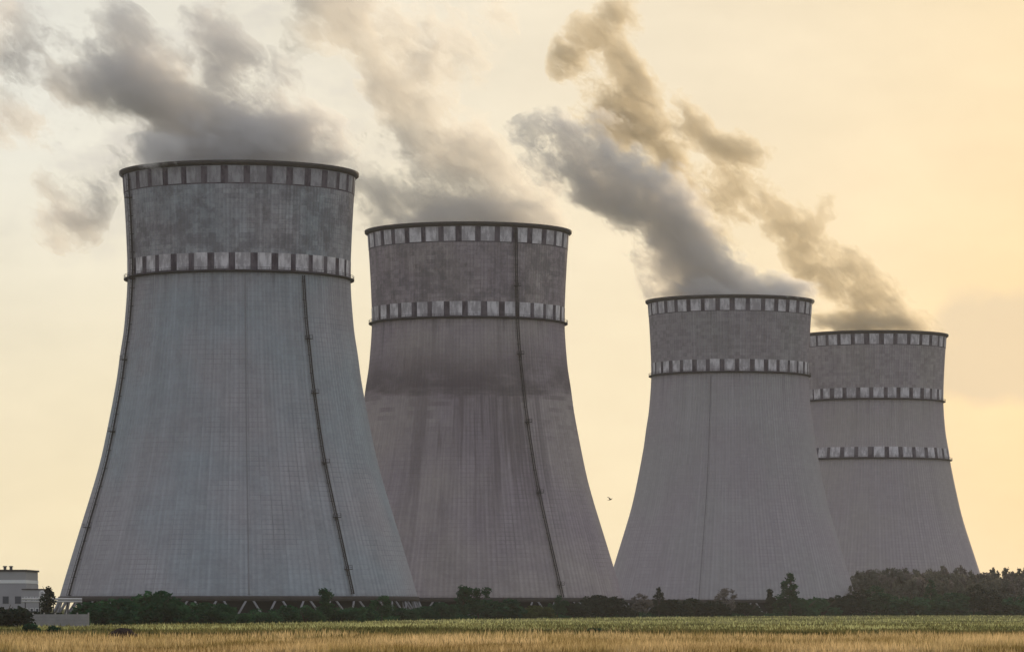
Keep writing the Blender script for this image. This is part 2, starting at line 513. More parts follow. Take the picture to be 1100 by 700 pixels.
def marking_band(root, z0, z1, n, phase, widen, white, duty=0.70):
    """painted warning band: dark ground ring with pale rectangles standing 4 cm proud"""
    mb = MB()
    seg = n * 10
    zs = np.linspace(z0, z1, 5)
    vs, fs = [], []
    for k in range(seg):
        th = 2 * math.pi * k / seg
        for z in zs: vs.append(pol(rad(z, widen) + 0.05, th, z))
    for k in range(seg):
        k2 = (k + 1) % seg
        for i in range(4): fs.append((k * 5 + i, k2 * 5 + i, k2 * 5 + i + 1, k * 5 + i + 1))
    mb.add(vs, fs, 0, True)
    rnd = random.Random(int(z0 * 10) + n)
    for k in range(n):
        c = 2 * math.pi * (k + phase + rnd.uniform(-.04, .04)) / n
        hw = math.pi / n * duty * rnd.uniform(0.88, 1.08)
        za, zb = z0 + 0.35 + rnd.uniform(-.1, .1), z1 + 0.05 + rnd.uniform(-.05, .12)
        vs, fs = [], []
        for i in range(7):
            th = c - hw + 2 * hw * i / 6
            for z in np.linspace(za, zb, 4): vs.append(pol(rad(z, widen) + 0.10, th, z))
        for i in range(6):
            for j in range(3): fs.append((i * 4 + j, (i + 1) * 4 + j, (i + 1) * 4 + j + 1, i * 4 + j + 1))
        mb.add(vs, fs, 1, True)
    return mb.build('marking_band', [M_red, white], root)


def gallery(root, z, widen):
    """inspection walkway with railing"""
    mb = MB()
    r = rad(z, widen)
    mb.lathe([(r - 0.2, z - 0.55), (r + 1.25, z - 0.25), (r + 1.25, z + 0.1), (r - 0.2, z + 0.1)], 160, True)
    o = mb.build('gallery', M_steel, root)
    rl = MB()
    n = 96
    for k in range(n):
        th = 2 * math.pi * k / n
        rl.box(pol(r + 1.18, th, z + 0.65), (0.07, 0.07, 1.1), rz=th)
    for zz in (0.6, 1.15):
        rl.lathe([(r + 1.13, z + zz), (r + 1.23, z + zz), (r + 1.23, z + zz + 0.08), (r + 1.13, z + zz + 0.08)], 128, True)
    rl.build('railing', M_steel, o)
    return o


def stairway(root, z0, z1, th0, th1, widen, width=1.5, landings=()):
    """caged ladder stair that follows the curve of the shell, with landings"""
    mb = MB()
    n = int((z1 - z0) / 2.0)
    pa, pb, pc = [], [], []
    for i in range(n + 1):
        z = z0 + (z1 - z0) * i / n
        th = th0 + (th1 - th0) * i / n
        r = rad(z, widen) + 0.7
        d = width / 2 / r
        pa.append(pol(r, th - d, z)); pb.append(pol(r, th + d, z)); pc.append(pol(r + 0.8, th, z))
    for pts in (pa, pb): mb.tube(pts, [0.16] * len(pts), 4)
    mb.tube(pc, [0.08] * len(pc), 4)
    for i in range(n):
        for f in (0.0, 0.25, 0.5, 0.75):
            a, b = pa[i].lerp(pa[i + 1], f), pb[i].lerp(pb[i + 1], f)
            mb.tube([a, b], [0.07, 0.07], 3)
        mb.tube([pa[i], pc[i], pb[i]], [0.07] * 3, 3)
        if i % 3 == 0:
            z = pa[i].z
            th = th0 + (th1 - th0) * i / n
            for p in (pa[i], pb[i]):
                inn = Vector((p.x, p.y, 0)).normalized() * (rad(z, widen) - 0.1)
                mb.tube([p, (inn.x, inn.y, z)], [0.1, 0.1], 4)
    st = mb.build('stairway', M_steel, root)
    for z in landings:
        f = (z - z0) / (z1 - z0)
        th = th0 + (th1 - th0) * f
        r = rad(z, widen) + 0.9
        lb = MB()
        lb.box(pol(r + 0.3, th, z), (width + 1.2, 2.0, 0.25), rz=th)
        for sx in (-1, 1):
            for sy in (-1, 1):
                c = pol(r + 0.3 + sy * 0.9, th + sx * (width / 2 + 0.5) / r, z + 0.65)
                lb.box(c, (0.1, 0.1, 1.2), rz=th)
        lb.box(pol(r + 1.2, th, z + 1.2), (width + 1.2, 0.1, 0.12), rz=th)
        lb.box(pol(r + 1.2, th, z + 0.65), (width + 1.2, 0.1, 0.1), rz=th)
        lb.build('landing', M_steel, st)
    return st


def conductor(root, z0, z1, th, widen, m, wd=0.22):
    mb = MB()
    n = 30
    pts = [pol(rad(z0 + (z1 - z0) * i / n, widen) + 0.12, th, z0 + (z1 - z0) * i / n) for i in range(n + 1)]
    mb.tube(pts, [wd] * (n + 1), 5)
    return mb.build('lightning_conductor', m, root)


def cooling_tower(px, d, smat, label, white_top, white_ring, phase, widen=0.0, rings=(114.0,), n=34, npair=40):
    root = empty('cooling_tower', ((px - 550.0) / F * d, d, 0))
    tag(root, label, 'cooling tower', 'cooling towers with steam rising from their rims')
    zs = list(np.linspace(6.0, 148.4, 72))
    prof = [(rad(z, widen), z) for z in zs]
    inner = [(rad(z, widen) - (0.35 + 0.6 * max(0, (40 - z) / 34)), z) for z in reversed(zs)]
    mb = MB()
    mb.lathe(prof + inner, 240, True)
    mb.build('shell', smat, root)
    # rim cornice
    mb = MB()
    r = rad(148.4, widen)
    mb.lathe([(r - 0.4, 148.4), (r + 0.25, 148.4), (r + 1.2, 149.1), (r + 1.25, 150.0), (r - 0.4, 150.0)], 240, True)
    mb.build('rim_cornice', M_lip, root)
    # lintel ring at the foot of the shell
    mb = MB()
    r = rad(6.0, widen)
    mb.lathe([(r - 1.0, 5.6), (r + 0.35, 5.6), (r + 0.2, 7.0), (r + 0.05, 7.2), (r - 1.0, 6.0)], 200, True)
    mb.build('lintel_ring', M_lip, root)
    marking_band(root, 142.4, 148.2, n, phase, widen, white_top)
    for z in rings:
        marking_band(root, z + 0.15, z + 5.9, n, phase + 0.3, widen, white_ring)
        gallery(root, z, widen)
    cm = column_mesh(widen, npair)
    for k in range(npair):
        c = obj('support_column', cm, None, root)
        c.rotation_euler = (0, 0, 2 * math.pi * (k + 0.3) / npair)
    mb = MB()
    mb.lathe([(r + 3.0, 0.0), (r + 4.5, 0.0), (r + 4.5, 1.0), (r + 3.0, 1.0)], 120, True, smooth=False)
    mb.build('water_basin', M_basin, root)
    mb = MB()
    mb.lathe([(r - 6.0, 0.0), (r - 6.0, 12.0), (0.01, 12.0), (0.01, 11.5), (r - 6.5, 11.5), (r - 6.5, 0.0)], 96, True, smooth=False)
    mb.build('inner_light_block', M_light_block, root)  # added dark cylinder, keeps far light from showing between the columns
    return root


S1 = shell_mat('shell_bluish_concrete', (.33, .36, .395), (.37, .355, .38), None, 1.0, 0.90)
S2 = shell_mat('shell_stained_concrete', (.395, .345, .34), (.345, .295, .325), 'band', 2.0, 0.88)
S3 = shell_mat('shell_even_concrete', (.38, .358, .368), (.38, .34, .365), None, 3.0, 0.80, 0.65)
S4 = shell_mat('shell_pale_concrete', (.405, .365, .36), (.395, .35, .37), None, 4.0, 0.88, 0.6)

T1 = cooling_tower(257, 1318, S1, 'largest and nearest cooling tower, bluish grey, with a worn patchy top above its white-squared ring',
                   M_white_worn, M_white, 0.25)
stairway(T1, 7.5, 148, R(-63.5), R(-64), 0, 0.8, (30, 62, 86, 113, 140))
stairway(T1, 8, 113, R(41.5), R(37.5), 0, 0.7, (16, 33, 51, 74, 92))
conductor(T1, 7.5, 113, R(7.0), 0, M_colm, 0.16)
T2 = cooling_tower(503, 1522, S2, 'brownish cooling tower with a dark damp belt and stain around its waist',
                   M_white, M_white, 0.1)
stairway(T2, 7.5, 148, R(36.5), R(28), 0, 0.9, (12, 47, 74, 100, 126))
T3 = cooling_tower(784, 1867, S3, 'smooth grey cooling tower with one white-squared ring, between the stained and the two-ringed tower',
                   M_white, M_white, 0.4)
conductor(T3, 7.5, 112, R(-17), 0, M_basin, 0.09)
T4 = cooling_tower(938, 2102, S4, 'farthest cooling tower, pale grey, half hidden, with two white-squared rings below its rim',
                   M_white, M_white, 0.6, widen=1.6, rings=(114.0, 82.5), n=32)

# ------------------------------------------------------------------ vegetation
def crown_np(kind, seed):
    """leaf faces spread through a crown of unit height; returns verts, quads, tint"""
    rs = np.random.RandomState(seed)
    clumps = []                 # centre, radius
    if kind == 'bush':
        for i in range(16):
            a, q = rs.rand() * 2 * math.pi, rs.rand() ** 0.6
            clumps.append((q * 0.62 * math.cos(a), q * 0.5 * math.sin(a), 0.16 + 0.62 * rs.rand() * (1 - 0.55 * q), 0.16 + 0.12 * rs.rand()))
        n, lf = 2400, 0.058
    elif kind == 'leafy':
        for i in range(26):
            a, q = rs.rand() * 2 * math.pi, rs.rand() ** 0.6
            zz = 0.22 + 0.68 * rs.rand()
            w_ = 0.36 * math.sin(math.pi * min(1, max(0.08, (zz - 0.1) / 0.95))) ** 0.6
            clumps.append((q * w_ * math.cos(a), q * w_ * math.sin(a), zz, 0.075 + 0.07 * rs.rand()))
        n, lf = 2000, 0.032
    elif kind == 'poplar':
        for i in range(20):
            a, q = rs.rand() * 2 * math.pi, rs.rand()
            zz = 0.14 + 0.78 * i / 20
            w_ = 0.14 * math.sin(math.pi * min(1, 0.15 + 0.82 * zz)) ** 0.5
            clumps.append((q * w_ * math.cos(a), q * w_ * math.sin(a), zz, 0.065 + 0.05 * rs.rand()))
        n, lf = 1400, 0.030
    else:                        # conifer: whorls of drooping branches
        for i in range(46):
            a = rs.rand() * 2 * math.pi
            zz = 0.12 + 0.86 * (i / 46) ** 0.9
            w_ = 0.27 * (1.02 - zz) ** 0.8 * (0.55 + 0.6 * rs.rand())
            clumps.append((w_ * math.cos(a), w_ * math.sin(a), zz - 0.03, 0.035 + 0.075 * (1 - zz)))
        n, lf = 1700, 0.028
    cl = np.array(clumps)
    wts = cl[:, 3] ** 2
    idx = rs.choice(len(cl), n, p=wts / wts.sum())
    d = rs.randn(n, 3)
    d /= np.linalg.norm(d, axis=1)[:, None]
    rr = rs.rand(n) ** 0.45
    p = cl[idx, :3] + d * (cl[idx, 3] * rr)[:, None]
    p[:, 2] = np.maximum(p[:, 2], 0.015)
    u = rs.randn(n, 3); u /= np.linalg.norm(u, axis=1)[:, None]
    v = np.cross(u, rs.randn(n, 3)); v /= np.linalg.norm(v, axis=1)[:, None]
    s = (lf * (0.6 + 0.8 * rs.rand(n)))[:, None]
    q = np.stack([p - u * s, p - v * s * 0.6, p + u * s, p + v * s * 0.6], 1)
    ct = rs.rand(len(cl))
    t = np.repeat(np.clip(0.55 * ct[idx] + 0.45 * rs.rand(n), 0, 1), 4)
    return q.reshape(-1, 3), np.arange(n * 4).reshape(n, 4), t


def trunk_mesh(kind, seed):
    rs = random.Random(seed)
    mb = MB()
    if kind == 'bush':
        for i in range(7):
            a = rs.random() * 6.28
            e = Vector((math.cos(a) * 0.35, math.sin(a) * 0.3, 0.5 + rs.random() * 0.25))
            mb.tube([(0, 0, -0.03), e * 0.5 + Vector((0, 0, 0.05)), e], [0.022, 0.014, 0.006], 5)
    else:
        top = {'leafy': 0.86, 'poplar': 0.92, 'conifer': 0.985}[kind]
        pts = [Vector((rs.uniform(-.012, .012) * i, rs.uniform(-.012, .012) * i, -0.02 + (top + 0.02) * i / 6)) for i in range(7)]
        mb.tube(pts, [0.024 * (1 - 0.85 * i / 6) for i in range(7)], 7)
        nl = {'leafy': 12, 'poplar': 12, 'conifer': 26}[kind]
        for i in range(nl):
            z = 0.2 + 0.6 * i / nl
            a = rs.random() * 6.28
            ln = {'leafy': 0.28, 'poplar': 0.1, 'conifer': 0.24 * (1.05 - z)}[kind] * rs.uniform(.7, 1.1)
            up = {'leafy': 0.16, 'poplar': 0.2, 'conifer': -0.02}[kind]
            k = min(5, int((z + 0.02) / (top + 0.02) * 6))
            b = pts[k].lerp(pts[k + 1], (z + 0.02) / (top + 0.02) * 6 - k)
            e = b + Vector((math.cos(a) * ln, math.sin(a) * ln, up))
            mb.tube([b, b.lerp(e, 0.5) + Vector((0, 0, 0.01)), e], [0.010, 0.007, 0.003], 4)
    return mb.mesh('trunk')


M_bark = simple_mat('bark', (.05, .04, .032), .4, 3.0)
FOL = {
    'dark': leafy_mat('foliage_dark', (.008, .042, .024), (.046, .115, .052), 0.3, 0),
    'black': leafy_mat('foliage_blackish', (.009, .017, .013), (.034, .050, .034), 0.2, 0),
    'light': leafy_mat('foliage_light', (.035, .050, .014), (.105, .125, .045), 0.3, 0),
    'hazed': leafy_mat('foliage_painted_haze', (.13, .112, .105), (.27, .235, .21), 0.3, 0),  # distance haze painted into the leaf colour as a paler tone
    'hazedgreen': leafy_mat('foliage_painted_haze_green', (.10, .102, .085), (.22, .21, .165), 0.3, 0),  # greener leaves, also paled in the colour to stand in for haze
}
PROTO = {}


def proto(kind, tone, k):
    key = (kind, tone, k)
    if key not in PROTO:
        seed = {'bush': 10, 'leafy': 30, 'poplar': 50, 'conifer': 70}[kind] + k
        v, q, t = crown_np(kind, seed)
        cm = np_mesh('crown', v, q, t)
        cm.materials.append(FOL[tone])
        tm = PROTO.get(('trunk', kind, k))
        if tm is None:
            tm = trunk_mesh(kind, seed)
            tm.materials.append(M_bark)
            PROTO[('trunk', kind, k)] = tm
        PROTO[key] = (cm, tm)
    return PROTO[key]


NAME = {'bush': 'bush', 'leafy': 'leafy_tree', 'poplar': 'poplar_tree', 'conifer': 'conifer_tree'}
rt = random.Random(5)


def plant(kind, tone, loc, h, wfac=1.0, label=None, group=None):
    root = empty(NAME[kind], loc, rt.random() * 6.28)
    root.scale = (h * wfac, h * wfac, h)
    cm, tm = proto(kind, tone, rt.randrange(4))
    obj('crown', cm, None, root)
    obj('stem' if kind == 'bush' else 'trunk', tm, None, root)
    tag(root, label, 'bush' if kind == 'bush' else 'tree', group)
    return root


def edge_d(px):
    """distance of the far edge of the field: it runs away to the right"""
    xs_ = [-150, 0, 250, 400, 500, 700, 950, 1100, 1250]
    ds_ = [650, 720, 830, 985, 1180, 1440, 1740, 1800, 1840]
    return float(np.interp(px, xs_, ds_))


# x, top row, kind, tone, width factor, distance offset
BUSHES = [
    (104, 650, 'bush', 'dark', 1.3, 10), (122, 647, 'bush', 'dark', 1.2, 0), (145, 646, 'leafy', 'dark', 1.5, 12), (165, 641, 'bush', 'dark', .95, 4),
    (189, 648, 'bush', 'dark', 1.3, -4), (213, 651, 'bush', 'dark', 1.4, 6), (236, 650, 'bush', 'dark', 1.2, 0), (258, 655, 'bush', 'dark', 1.4, 5),
    (282, 656, 'bush', 'dark', 1.3, 0), (306, 654, 'bush', 'dark', 1.3, 8), (328, 649, 'bush', 'dark', 1.1, 0), (349, 632, 'poplar', 'dark', 1.4, 6),
    (367, 648, 'bush', 'dark', 1.2, -5), (388, 646, 'bush', 'dark', 1.2, 5), (410, 640, 'leafy', 'dark', 1.2, 0), (432, 650, 'bush', 'dark', 1.4, 6),
    (452, 651, 'bush', 'dark', 1.3, 0), (473, 648, 'bush', 'dark', 1.2, 8), (498, 629, 'poplar', 'dark', 1.5, 14), (514, 630, 'leafy', 'dark', 1.15, 0),
    (533, 642, 'bush', 'dark', 1.1, -5), (553, 648, 'bush', 'light', 1.4, 0), (576, 647, 'bush', 'light', 1.3, 5), (599, 640, 'leafy', 'dark', 1.1, 0),
    (616, 648, 'bush', 'black', 1.2, 5), (638, 638, 'bush', 'black', 1.25, 0), (655, 644, 'bush', 'black', 1.1, 8), (674, 651, 'bush', 'black', 1.3, 0),
    (690, 638, 'leafy', 'hazed', 1.3, 14), (708, 631, 'conifer', 'black', 1.1, 0), (724, 641, 'bush', 'black', 1.1, -6), (746, 641, 'bush', 'black', 1.25, 0),
    (766, 648, 'bush', 'black', 1.2, 6), (780, 632, 'leafy', 'hazed', 1.0, 10), (802, 645, 'bush', 'black', 1.4, 0), (827, 632, 'poplar', 'black', 1.0, 14),
    (848, 616, 'conifer', 'dark', 1.35, 0), (864, 640, 'bush', 'dark', 1.2, -8), (884, 644, 'bush', 'dark', 1.3, 0), (905, 640, 'bush', 'black', 1.2, -5),
    (922, 634, 'leafy', 'black', 1.3, 5), (942, 630, 'leafy', 'dark', 1.3, 0), (966, 637, 'bush', 'dark', 1.3, -5), (985, 640, 'bush', 'dark', 1.3, 0),
    (1000, 623, 'conifer', 'dark', 1.0, 6), (1018, 636, 'bush', 'dark', 1.3, 0), (1046, 629, 'leafy', 'black', 1.1, 0), (1063, 634, 'leafy', 'black', 1.2, -5),
    (1086, 638, 'bush', 'dark', 1.3, 0), (1108, 634, 'leafy', 'dark', 1.3, 0), (1135, 636, 'bush', 'dark', 1.4, 0), (-18, 650, 'bush', 'dark', 1.3, 0),
    (4, 645, 'bush', 'black', 1.1, -16),
]
ORD = ['first', 'second', 'third', 'fourth', 'fifth', 'sixth', 'seventh', 'eighth', 'ninth', 'tenth', 'eleventh', 'twelfth', 'thirteenth', 'fourteenth',
       'fifteenth', 'sixteenth', 'seventeenth', 'eighteenth']
SEG = [(-60, 60, 'beside the grey wall end'), (60, 350, 'before the largest tower'), (350, 480, 'where the nearest towers overlap'),
       (480, 665, 'before the stained tower'), (665, 880, 'before the one-ringed grey tower'), (880, 1300, 'at the foot of the hazy wood')]
TONE = {'dark': 'dark green', 'black': 'blackish', 'light': 'light green', 'hazed': 'dusty olive'}
KINDN = {'bush': 'bush', 'leafy': 'bushy tree', 'poplar': 'slim upright tree', 'conifer': 'pointed conifer'}
SPECIAL = {
    4: 'blackish bush against the left end of the grey concrete wall',
    349: 'slim upright dark tree standing above the hedge near the right foot of the largest tower',
    498: 'slim dark tree close behind the tall bushy tree before the stained tower',
    514: 'tallest bushy dark tree before the stained tower',
    599: 'dark tree at the foot of the stained tower\'s stairway',
    708: 'pointed blackish conifer before the left foot of the one-ringed grey tower',
    827: 'slim blackish tree just left of the tall lone conifer',
    848: 'tall lone dark conifer standing out before the one-ringed grey tower',
    1000: 'pointed dark conifer in front of the hazy wood',
}
cnt = {}
for (bx_, top, kind, tone, wf, off) in BUSHES:
    d = edge_d(bx_) + off
    h = EYE + (HOR - top) / F * d
    if bx_ in SPECIAL:
        lab = SPECIAL[bx_]
    else:
        where = next(s for a, b, s in SEG if a <= bx_ < b)
        k = (where, tone, kind)
        cnt[k] = cnt.get(k, 0) + 1
        lab = f'{TONE[tone]} {KINDN[kind]} {where}, {ORD[cnt[k]-1]} from the left'
    if kind == 'bush': wf, h = wf * rt.uniform(.95, 1.3), h * rt.uniform(.95, 1.5)
    plant(kind, tone, (P(bx_, top, d).x, d, 0), h * 1.06, wf * 1.12, lab, 'bushes and trees along the far edge of the field')

# low undergrowth that closes the gaps under the hedge
rs_ = np.random.RandomState(77)
vv, tt = [], []
for i in range(36000):
    px = rs_.uniform(92, 1230)
    d = edge_d(px) + rs_.uniform(4, 22)
    hh = (3.2 if px < 345 else 1.9) * (0.45 + 0.55 * rs_.rand()) * (0.8 + 0.7 * mnoise.noise(Vector((px * 0.06, 0, 0))))
    c = np.array([(px - 550) / F * d, d, rs_.rand() ** 0.7 * max(0.3, hh)])
    u = rs_.randn(3); u /= np.linalg.norm(u)
    v_ = np.cross(u, rs_.randn(3)); v_ /= np.linalg.norm(v_)
    s = 0.22 + 0.2 * rs_.rand()
    vv += [c - u * s, c - v_ * s * .6, c + u * s, c + v_ * s * .6]
    tt += [rs_.rand()] * 4
tag(obj('undergrowth', np_mesh('undergrowth', np.array(vv), np.arange(len(vv)).reshape(-1, 4), tt), FOL['dark']),
    'dark low undergrowth along the foot of the hedge', 'undergrowth', kind='stuff')

# the hazy wood before the farthest tower
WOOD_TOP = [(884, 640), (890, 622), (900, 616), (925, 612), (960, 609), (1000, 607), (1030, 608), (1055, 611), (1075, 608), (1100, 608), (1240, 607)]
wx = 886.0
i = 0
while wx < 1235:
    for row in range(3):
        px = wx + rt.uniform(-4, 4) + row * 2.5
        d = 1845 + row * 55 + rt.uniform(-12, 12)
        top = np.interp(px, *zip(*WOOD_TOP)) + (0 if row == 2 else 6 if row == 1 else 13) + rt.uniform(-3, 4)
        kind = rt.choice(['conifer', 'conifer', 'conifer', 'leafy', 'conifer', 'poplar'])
        tone = rt.choice(['hazed', 'hazedgreen', 'hazedgreen'])
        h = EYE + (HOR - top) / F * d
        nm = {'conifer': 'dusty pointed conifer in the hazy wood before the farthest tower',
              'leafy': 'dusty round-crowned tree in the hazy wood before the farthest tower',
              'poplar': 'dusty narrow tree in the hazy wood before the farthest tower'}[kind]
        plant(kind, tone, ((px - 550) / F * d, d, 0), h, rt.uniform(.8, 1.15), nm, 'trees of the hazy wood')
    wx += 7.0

# ------------------------------------------------------------------ left edge: works buildings, wall
M_bld = simple_mat('grey_render', (.36, .345, .355), .2, 0.15)
M_bld_l = simple_mat('pale_cladding', (.36, .345, .34), .15, 0.2)
M_bld_w = simple_mat('white_fascia', (.75, .74, .72), .08, 0.3)
M_glass = simple_mat('dark_window_glass', (.08, .085, .10), .3, 0.2, 0.25)
M_wall = simple_mat('precast_wall_concrete', (.30, .285, .28), .3, 0.5)
M_tank = simple_mat('pale_painted_steel', (.55, .53, .52), .25, 0.4, 0.6)


def at_px(px, d):
    return (px - 550.0) / F * d


def works_hall():
    d = 1150.0
    s = F / d
    x1, x0 = at_px(28, d), at_px(-70, d)
    zt, zb = EYE + (HOR - 613) / s, EYE + (HOR - 627) / s
    root = empty('works_hall', ((x0 + x1) / 2, d, 0))
    tag(root, 'grey flat-roofed works hall with a white fascia stripe at the left edge', 'building')
    wdt = x1 - x0
    mb = MB(); mb.box((0, 15, zb / 2), (wdt, 30, zb)); mb.build('wall', M_bld, root)
    mb = MB(); mb.box((0, 15, (zb + zt) / 2 + .01), (wdt - .3, 29.6, zt - zb)); up = mb.build('upper_storey', M_bld_l, root)
    mb = MB(); mb.box((0, 15, zb + 0.75), (wdt - .05, 29.9, 1.0)); mb.build('fascia', M_bld_w, root)
    mb = MB(); mb.box((0, 15, zt + 0.2), (wdt + .5, 30.4, 0.5)); rf = mb.build('roof', M_lip, root)
    for k, xx in enumerate((wdt / 2 - 7.0, wdt / 2 - 5.2, wdt / 2 - 11.0)):
        v = MB(); v.tube([(xx, 6, zt + .4), (xx, 6, zt + 1.3)], [.45, .45], 10); v.tube([(xx, 6, zt + 1.3), (xx, 6, zt + 1.6)], [.75, .55], 10)
        v.build('roof_vent', M_basin, rf)
    for k in range(7):
        wv = MB(); xx = wdt / 2 - 2.4 - k * 3.6
        wv.box((xx, 0.02, zb * 0.55), (1.8, 0.2, 2.2)); f = wv.build('window', M_basin, root)
        pv = MB(); pv.box((xx, -0.06, zb * 0.55), (1.5, 0.12, 1.9)); pv.build('pane', M_glass, f)


def annex():
    d = 1120.0
    s = F / d
    x0, x1 = at_px(24, d), at_px(44, d)
    zt = EYE + (HOR - 633) / s
    root = empty('works_annex', ((x0 + x1) / 2, d, 0))
    tag(root, 'low grey annex with pale windows, right beside the works hall', 'building')
    wdt = x1 - x0
    mb = MB(); mb.box((0, 7, zt / 2), (wdt, 14, zt)); mb.build('wall', M_bld, root)
    mb = MB(); mb.box((0, 7, zt + .15), (wdt + .4, 14.4, .3)); mb.build('roof', M_lip, root)
    for r_ in range(2):
        for k in range(3):
            wv = MB(); xx = -wdt / 2 + 1.1 + k * 1.6
            wv.box((xx, .0, 2.6 + r_ * 3.2), (1.0, .2, 1.5)); f = wv.build('window', M_bld_w, root)
            pv = MB(); pv.box((xx, -.08, 2.6 + r_ * 3.2), (.7, .12, 1.2)); pv.build('pane', M_glass, f)


def tank(px, d, top, r, label):
    zt = EYE + (HOR - top) / F * d
    root = empty('storage_tank', (at_px(px, d), d, 0))
    tag(root, label, 'tank', 'upright tanks by the works annex')
    mb = MB(); mb.lathe([(0.01, 0), (r, 0), (r, zt - .5), (r * .6, zt), (0.01, zt + .1)], 24, False); mb.build('vessel', M_tank, root)
    lb = MB()
    for sx in (-.25, .25): lb.tube([(sx, -r - .2, 0), (sx, -r - .2, zt)], [.05, .05], 4)
    for q in range(int(zt / .5)): lb.tube([(-.25, -r - .2, q * .5 + .3), (.25, -r - .2, q * .5 + .3)], [.03, .03], 3)
    lb.build('ladder', M_steel, root)


works_hall()
annex()
tank(45.5, 1105, 634, .85, 'slim pale upright tank next to the low grey annex')
tank(51.0, 1112, 637, .7, 'shorter pale upright tank behind the scraggly tree')
# pipe bridge between annex and tower
pb = empty('pipe_bridge', (at_px(50, 1100), 1100, 0))
tag(pb, 'low grey pipe bridge on thin posts running towards the largest tower', 'pipe bridge')
mb = MB()
for z in (5.2, 5.9): mb.tube([(-7, 0, z), (10, 0, z)], [.3, .3], 8)
mb.build('pipe', M_tank, pb)
for xx in (-6, -2, 2, 6, 9.5):
    mb = MB(); mb.box((xx, 0, 2.45), (.25, .25, 4.9)); mb.box((xx, 0, 4.85), (.3, 1.4, .15)); mb.build('post', M_steel, pb)
# sparse tree and bushes behind the wall
plant('poplar', 'black', (at_px(51.5, 1000), 1000, 0), EYE + (HOR - 627) / F * 1000, 1.3, 'scraggly dark tree between the works annex and the largest tower', 'plants behind the grey wall')
plant('bush', 'black', (at_px(27, 900), 900, 0), EYE + (HOR - 648) / F * 900, 1.5, 'dark bush behind the grey wall, in front of the works annex', 'plants behind the grey wall')
plant('bush', 'black', (at_px(54, 900), 900, 0), EYE + (HOR - 650) / F * 900, 1.2, 'dark bush behind the grey wall, under the scraggly tree', 'plants behind the grey wall')


def concrete_wall():
    d = 722.0
    x0, x1 = at_px(-60, d), at_px(95, d)
    root = empty('concrete_wall', ((x0 + x1) / 2, d, 0))
    tag(root, 'pale grey precast concrete wall with regular posts at the left edge of the field', 'wall')
    wdt = x1 - x0
    n = 13
    st = wdt / n
    mb = MB()
    for k in range(n):
        xx = -wdt / 2 + st * (k + .5)
        for q in range(4): mb.box((xx, rt.uniform(-.02, .02), .3 + q * .56), (st - .24, .12, .55))
    mb.build('panels', M_wall, root)
    for k in range(n + 1):
        mb = MB(); mb.box((-wdt / 2 + st * k, 0, 1.25), (.24, .26, 2.6)); mb.build('post', M_wall, root)


concrete_wall()

# dark mound in the field
bm = bmesh.new()
bmesh.ops.create_icosphere(bm, subdivisions=5, radius=1.0)
for v in bm.verts:
    p = v.co.copy()
    nz = mnoise.fractal(p * 2.3, 1.0, 2.0, 5) * 0.16
    v.co = Vector((p.x * 1.5, p.y * 1.1, max(p.z, -0.35) * 1.05)) * (1 + nz)
me = bpy.data.meshes.new('earth_mound')
bm.to_mesh(me); bm.free()
for p_ in me.polygons: p_.use_smooth = True
md = 415.0
tag(obj('earth_mound', me, simple_mat('dark_earth', (.026, .014, .010), .5, 3.0), None, (at_px(132, md), md, 0.25)),
    'dark rounded earth mound in the grass at lower left', 'mound')
for k, (px, d, h, lab) in enumerate([(34, 560, 1.5, 'small dark weed clump in the grass before the grey wall, nearer the left end'),
                                     (58, 545, 1.2, 'small dark weed clump in the grass before the grey wall, nearer the mound'),
                                     (512, 430, 1.0, 'small dark weed clump in the golden grass below the stained tower'),
                                     (640, 560, 1.0, 'small dark weed clump in the olive grass below the gap between towers'),
                                     (968, 440, 0.9, 'small dark weed clump in the golden grass below the hazy wood')]):
    plant('bush', 'dark', (at_px(px, d), d, 0), h, 1.5, lab, 'weed clumps in the field')

# bird in the gap between the stained and the smooth tower
bd = 420.0
bp = P(655.5, 536.5, bd)
mb = MB()
mb.tube([(-.22, 0, 0), (-.1, 0, .02), (.05, 0, .03), (.16, 0, .04), (.22, 0, .03)], [.01, .05, .065, .045, .008], 8)
for s in (-1, 1):
    a = [(-.06, 0, .05), (.09, 0, .05), (.08, s * .2, .19), (-.05, s * .2, .17), (.0, s * .46, .24), (-.07, s * .44, .23)]
    b = [(x, y, z - .012) for x, y, z in a]
    mb.add(a + b, [(0, 1, 2, 3), (3, 2, 4, 5), (9, 8, 7, 6), (11, 10, 8, 9), (0, 3, 9, 6), (3, 5, 11, 9), (1, 7, 8, 2), (2, 8, 10, 4), (4, 10, 11, 5)])
mb.add([(-.2, -.03, .0), (-.2, .03, .0), (-.34, .07, .0), (-.34, -.07, .0), (-.2, -.03, .015), (-.2, .03, .015), (-.34, .07, .01), (-.34, -.07, .01)],
       [(3, 2, 1, 0), (4, 5, 6, 7), (0, 1, 5, 4), (1, 2, 6, 5), (2, 3, 7, 6), (3, 0, 4, 7)])
bo = mb.build('bird', simple_mat('dark_plumage', (.03, .026, .024), .3, 8.0), None, bp)
bo.rotation_euler = (R(12), R(-10), R(35))
tag(bo, 'small dark bird flying in the gap right of the stained tower', 'bird')

